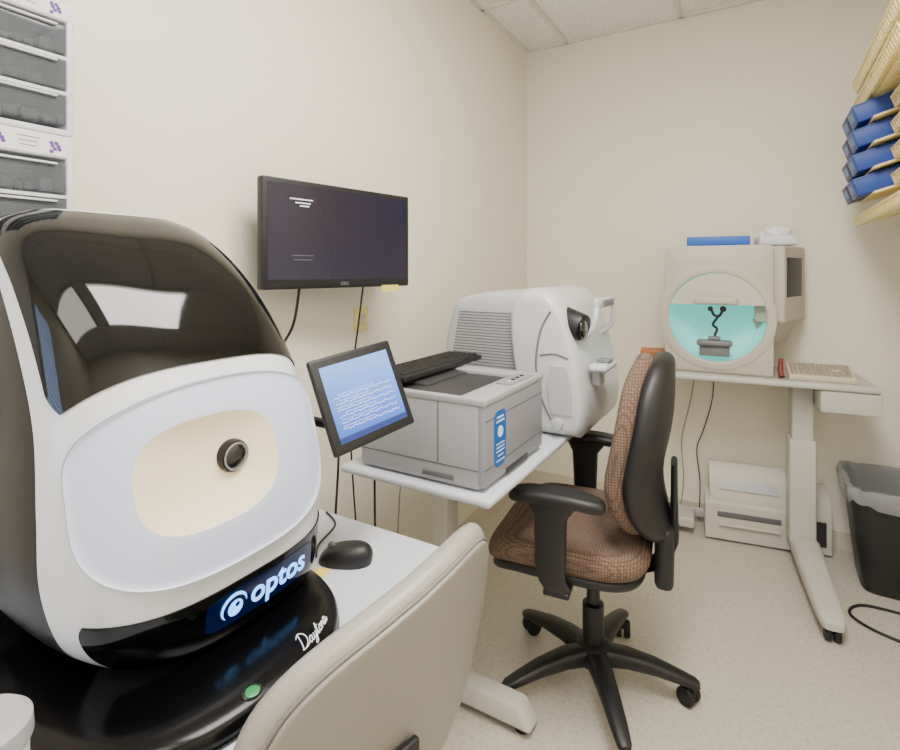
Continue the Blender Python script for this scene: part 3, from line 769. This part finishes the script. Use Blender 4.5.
b = B(); b.box((-.01, yf-.005, cz-.112), (.14, .06, .026), .010); b.box((-.01, yf-.005, cz-.092), (.05, .04, .018), .008); b.box((-.01, yf+.005, cz-.147), (.12, .04, .045), .006); b.build('chin_rest', 'greyp', t)
b = B(); b.tube([(-.01, yf-.01, cz-.08), (.0, yf-.01, cz-.05), (-.015, yf-.012, cz-.03), (.005, yf-.012, cz+.005)], .0055)
b.tube([(-.02, yf-.012, cz+.03), (-.012, yf-.012, cz+.012), (.008, yf-.012, cz+.008), (.022, yf-.012, cz+.03)], .006)
b.cyl((.024, yf-.016, cz+.038), (.024, yf-.010, cz+.038), .013, seg=24); b.cyl((-.026, yf-.016, cz+.038), (-.026, yf-.010, cz+.038), .011, seg=24)
b.build('trial_lens_holder', 'blackm', t)
HM = Matrix.Translation((.226, .02, .17)) @ Matrix.Rotation(R(-20), 4, 'Z')
b = B(); b.box((.025, 0, .225), (.12, .30, .33), .012, 4); b.taper((.0, .02, -.04), (.04, .2), (.11, .27), .11, .004); b.build('screen_housing', 'beige', t, Mx=HM)
b = B(); b.box((.0855, -.02, .255), (.004, .21, .17), .002); b.build('touch_screen', 'pdark', t, Mx=HM)
b = B(); b.box((.0, yf-.001, .008), (.38, .006, .004), .001); b.build('base_seam', 'creamd', t)
tag(B().box((-.185, 2.70, ZT+.565+.020), (.25, .17, .040), .005, rot=(0, 0, .07)).build('blue_tray', 'bluetray'), 'flat blue plastic tray on top of the visual field analyser', 'tray')
ts = thing('tissue_pack', 'white tissue pack on top of the visual field analyser beside the blue tray', 'tissues', (.04, 2.79, ZT+.5650), R(10))
B().box((0, 0, .022), (.15, .13, .044), .010).build('carton', 'cardw', ts)
b = B(); rings = []
for i, (r, z) in enumerate(((.045, .040), (.052, .055), (.045, .068), (.032, .078), (.012, .084))):
    rings.append([Vector((r*(1+.25*math.sin(3*a+i))*math.cos(a)*1.1, r*.8*(1+.2*math.cos(4*a+i))*math.sin(a), z+.006*math.sin(5*a+i))) for a in [2*PI*k/40 for k in range(40)]])
b.loft(rings); b.build('tissue', 'tissue', ts)
keyboard('computer_keyboard', 'small cream keyboard on the table right of the field analyser', (.195, 2.69, ZT), R(4), .23, .14, 'cream', 'creamd', 5, 13, tilt=R(15), z=.022)
tag(B().tube([(.060, 2.60, ZT+.012), (.056, 2.615, ZT+.04), (.058, 2.625, ZT+.085)], .013, taper=.7).build('response_button', 'red'), 'dark red hand-held response button standing by the field analyser', 'response button')
wb = thing('wooden_box', 'small orange-brown wooden box on the table left of the field analyser', 'box', (-.466, 2.70, ZT), R(8))
B().box((0, 0, .03), (.10, .12, .06), .004).build('body', 'wood', wb); B().box((0, 0, .067), (.106, .126, .014), .004).build('lid', 'wood', wb)

# floor printer
t = thing('inkjet_printer', 'cream printer with a sloping top standing on the floor beneath the right-hand table', 'printer', (-.030, 2.882, 0), R(9))
PM = Matrix.Translation((-.045, 0, 0)) @ Matrix.Rotation(PI/2, 4, 'Z') @ XZ
b = B(); b.prism([(-.062, .012), (-.066, .10), (-.062, .175), (-.040, .195), (.056, .205), (.056, .012)], .36, .012, 4, PM); b.build('body', 'cream2', t)
b = B(); b.prism([(-.050, .180), (-.050, .215), (-.006, .300), (.034, .345), (.050, .345), (.054, .20)], .32, .010, 3, PM); b.build('lid', 'cream2', t)
b = B(); b.prism([(-.050, .012), (-.054, .14), (-.040, .22), (.0, .27), (.052, .29), (.052, .012)], .17, .012, 3, Matrix.Translation((.195, 0, 0)) @ Matrix.Rotation(PI/2, 4, 'Z') @ XZ); b.build('end_cover', 'cream2', t)
b = B(); b.box((.215, -.053, .10), (.09, .008, .11), .003); b.build('side_vent', 'pdark', t)
b = B(); b.box((-.045, -.0650, .13), (.26, .006, .024), .002, rot=(R(-2), 0, 0)); b.build('paper_slot', 'seam', t)
b = B(); b.box((-.045, -.070, .085), (.25, .022, .008), .003); b.build('output_tray', 'cream2', t)
b = B(); b.box((-.045, -.034, .262), (.24, .003, .05), .001, rot=(R(-27), 0, 0)); b.build('lid_panel', 'scan', t)
for sx in (-.17, .17): B().cyl((sx, -.02, 0), (sx, -.02, .014), .012).build('foot', 'blackm', t)
# bin
t = thing('waste_bin', 'black plastic waste bin with a clear liner against the back wall', 'bin', (.455, 2.78, 0))
def br(hx, hy, z): return [Vector((hx*spw(math.cos(2*PI*k/64), .35), hy*spw(math.sin(2*PI*k/64), .35), z)) for k in range(64)]
b = B(); b.loft([br(.115, .135, 0), br(.122, .142, .006), br(.165, .185, .385), br(.172, .192, .39), br(.172, .192, .405), br(.163, .183, .405), br(.158, .178, .38), br(.115, .135, .012)]); b.build('body', 'bin', t)
b = B(); rings = []
for i, (hx, hy, z) in enumerate(((.180, .200, .360), (.183, .203, .380), (.184, .204, .400), (.178, .198, .416), (.160, .180, .415), (.150, .170, .39), (.135, .155, .25), (.11, .13, .05))):
    rings.append([v+Vector((.004*math.sin(9*2*PI*k/64+i), .004*math.cos(7*2*PI*k/64+i), (.010*math.sin(5*2*PI*k/64+i*.7)+.006*math.sin(13*2*PI*k/64))*(1 if i < 2 else .3))) for k, v in enumerate(br(hx, hy, z))])
b.loft(rings, False, True); b.build('liner', 'liner', t)

# cables right
cable([(-.30, 2.97, .80), (-.33, 2.975, .6), (-.37, 2.97, .4), (-.36, 2.96, .2), (-.38, 2.955, .006)], .003, 'cableg', 'thin grey cable hanging down the back wall beneath the wooden box')
cable([(-.22, 2.985, .80), (-.23, 2.985, .62), (-.27, 2.985, .46), (-.30, 2.98, .36), (-.285, 2.98, .2), (-.29, 2.985, .006)], .0025, 'cablek', 'thin black cable hanging down the back wall beside the floor printer')
cable([(.60, 2.30, .006), (.45, 2.33, .006), (.33, 2.37, .006), (.27, 2.44, .006), (.31, 2.52, .006), (.42, 2.535, .006), (.58, 2.52, .006)], .005, 'cablek', 'black power cord looped on the floor in front of the waste bin')

# ------------------------------------------------------------------ rack with blue boxes on the right wall
t = thing('storage_rack', 'pale yellow plastic rack of slotted trays on the right-hand wall', 'rack', (RX, 2.34, 0))
B().box((-.0090, 0, 1.80), (.018, .90, .76), .004).build('back_panel', 'rack', t)
TI = R(-18); bh = .068; xb_ = .415; xs_ = .485
zbox = [1.622, 1.713, 1.804, 1.895]
def shelf_z(zc): return zc-(bh/2+.0055)/math.cos(TI)-math.tan(TI)*(xs_-xb_)
def tray(zz, y0, y1, depth, lip_h):
    cy = (y0+y1)/2; ly_ = y1-y0; xo = xs_-RX
    nrm = Vector((math.sin(TI), 0, math.cos(TI))); al = Vector((math.cos(TI), 0, -math.sin(TI)))
    sh = B(); c0 = Vector((xo, cy, zz))+al*(.165-depth/2)
    if lip_h:
        n_ = max(2, int(ly_/.034))
        for j in range(n_): sh.box(c0+Vector((0, -ly_/2+ly_*(j+.5)/n_, 0)), (depth, ly_/n_*.66, .008), .002, 2, rot=(0, TI, 0))
        for q in (-.46, -.15, .15, .46): sh.box(c0+al*(depth*q)-nrm*.001, (.014, ly_, .008), .002, 2, rot=(0, TI, 0))
        p = c0-al*(depth/2-.003)
        for hgt in (.004, lip_h-.004): sh.box(p+nrm*hgt, (.006, ly_, .009), .002, rot=(0, TI, 0))
        n_ = max(2, int(ly_/.03))
        for j in range(n_+1): sh.box(p+nrm*(lip_h/2)+Vector((0, -ly_/2+.004+(ly_-.008)*j/n_, 0)), (.005, .008, lip_h), .001, 1, rot=(0, TI, 0))
    else:
        sh.box(c0, (depth, ly_, .009), .002, rot=(0, TI, 0))
    return sh.build('tray', 'rack', t)
tray(shelf_z(1.531), -.44, .44, .33, .034)
for z in zbox:
    tray(shelf_z(z), .08, .44, .32, 0)
    tray(shelf_z(z), -.44, .045, .266, .040)
for z in (1.990, 2.085): tray(shelf_z(z), -.44, .44, .33, .046)
b = B(); b.box((-.09, .444, 1.80), (.15, .010, .74), .003); b.build('side_panel', 'rack', t)
rown = ['lowest', 'second lowest', 'second highest', 'highest']
first = {}
for r in range(4):
    for c in range(2):
        y = 2.69-.155*c
        lab = ('blue box with shade in its colour at the back of the ' if c == 0 else 'brighter blue box at the front of the ')+rown[r]+' row on the yellow rack'
        loc = (xb_, y, zbox[r])
        if c not in first:
            o = thing('lens_box', lab, 'box', loc, 0, 'lens boxes on the yellow rack')
            ca = B().box((0, 0, 0), (.27, .145, bh), .006).build('carton', 'bluebox' if c else 'shadeseambox', o)  # back box stands in for the shaded left end, darkened by colour
            B().box((.065, -.0728, .0), (.11, .001, .044), 0).build('label_card', 'cardw', o)
            B().box((-.1355, 0, .0), (.001, .09, .03), 0).build('end_label', 'sticker', o)
            B().box((0, -.0728, .026), (.255, .001, .003), 0).build('flap_seam', 'shadeseambox', o)
            o.rotation_euler = (0, TI, 0); first[c] = o
        else:
            o = dup(first[c], loc, 0, lab); o.rotation_euler = (0, TI, 0)

# ------------------------------------------------------------------ world and camera
w = bpy.data.worlds.new('world'); bpy.context.scene.world = w; w.use_nodes = True
w.node_tree.nodes['Background'].inputs[0].default_value = (1, .97, .92, 1); w.node_tree.nodes['Background'].inputs[1].default_value = .3
cam = bpy.data.cameras.new('camera'); co = bpy.data.objects.new('camera', cam); C.objects.link(co)
co.location = (0, 0, 1.272); co.rotation_euler = (R(90), 0, R(30.72))
cam.sensor_width = 36; cam.lens = 36*530/900; cam.shift_y = -104/900; cam.clip_start = .02
bpy.context.scene.camera = co
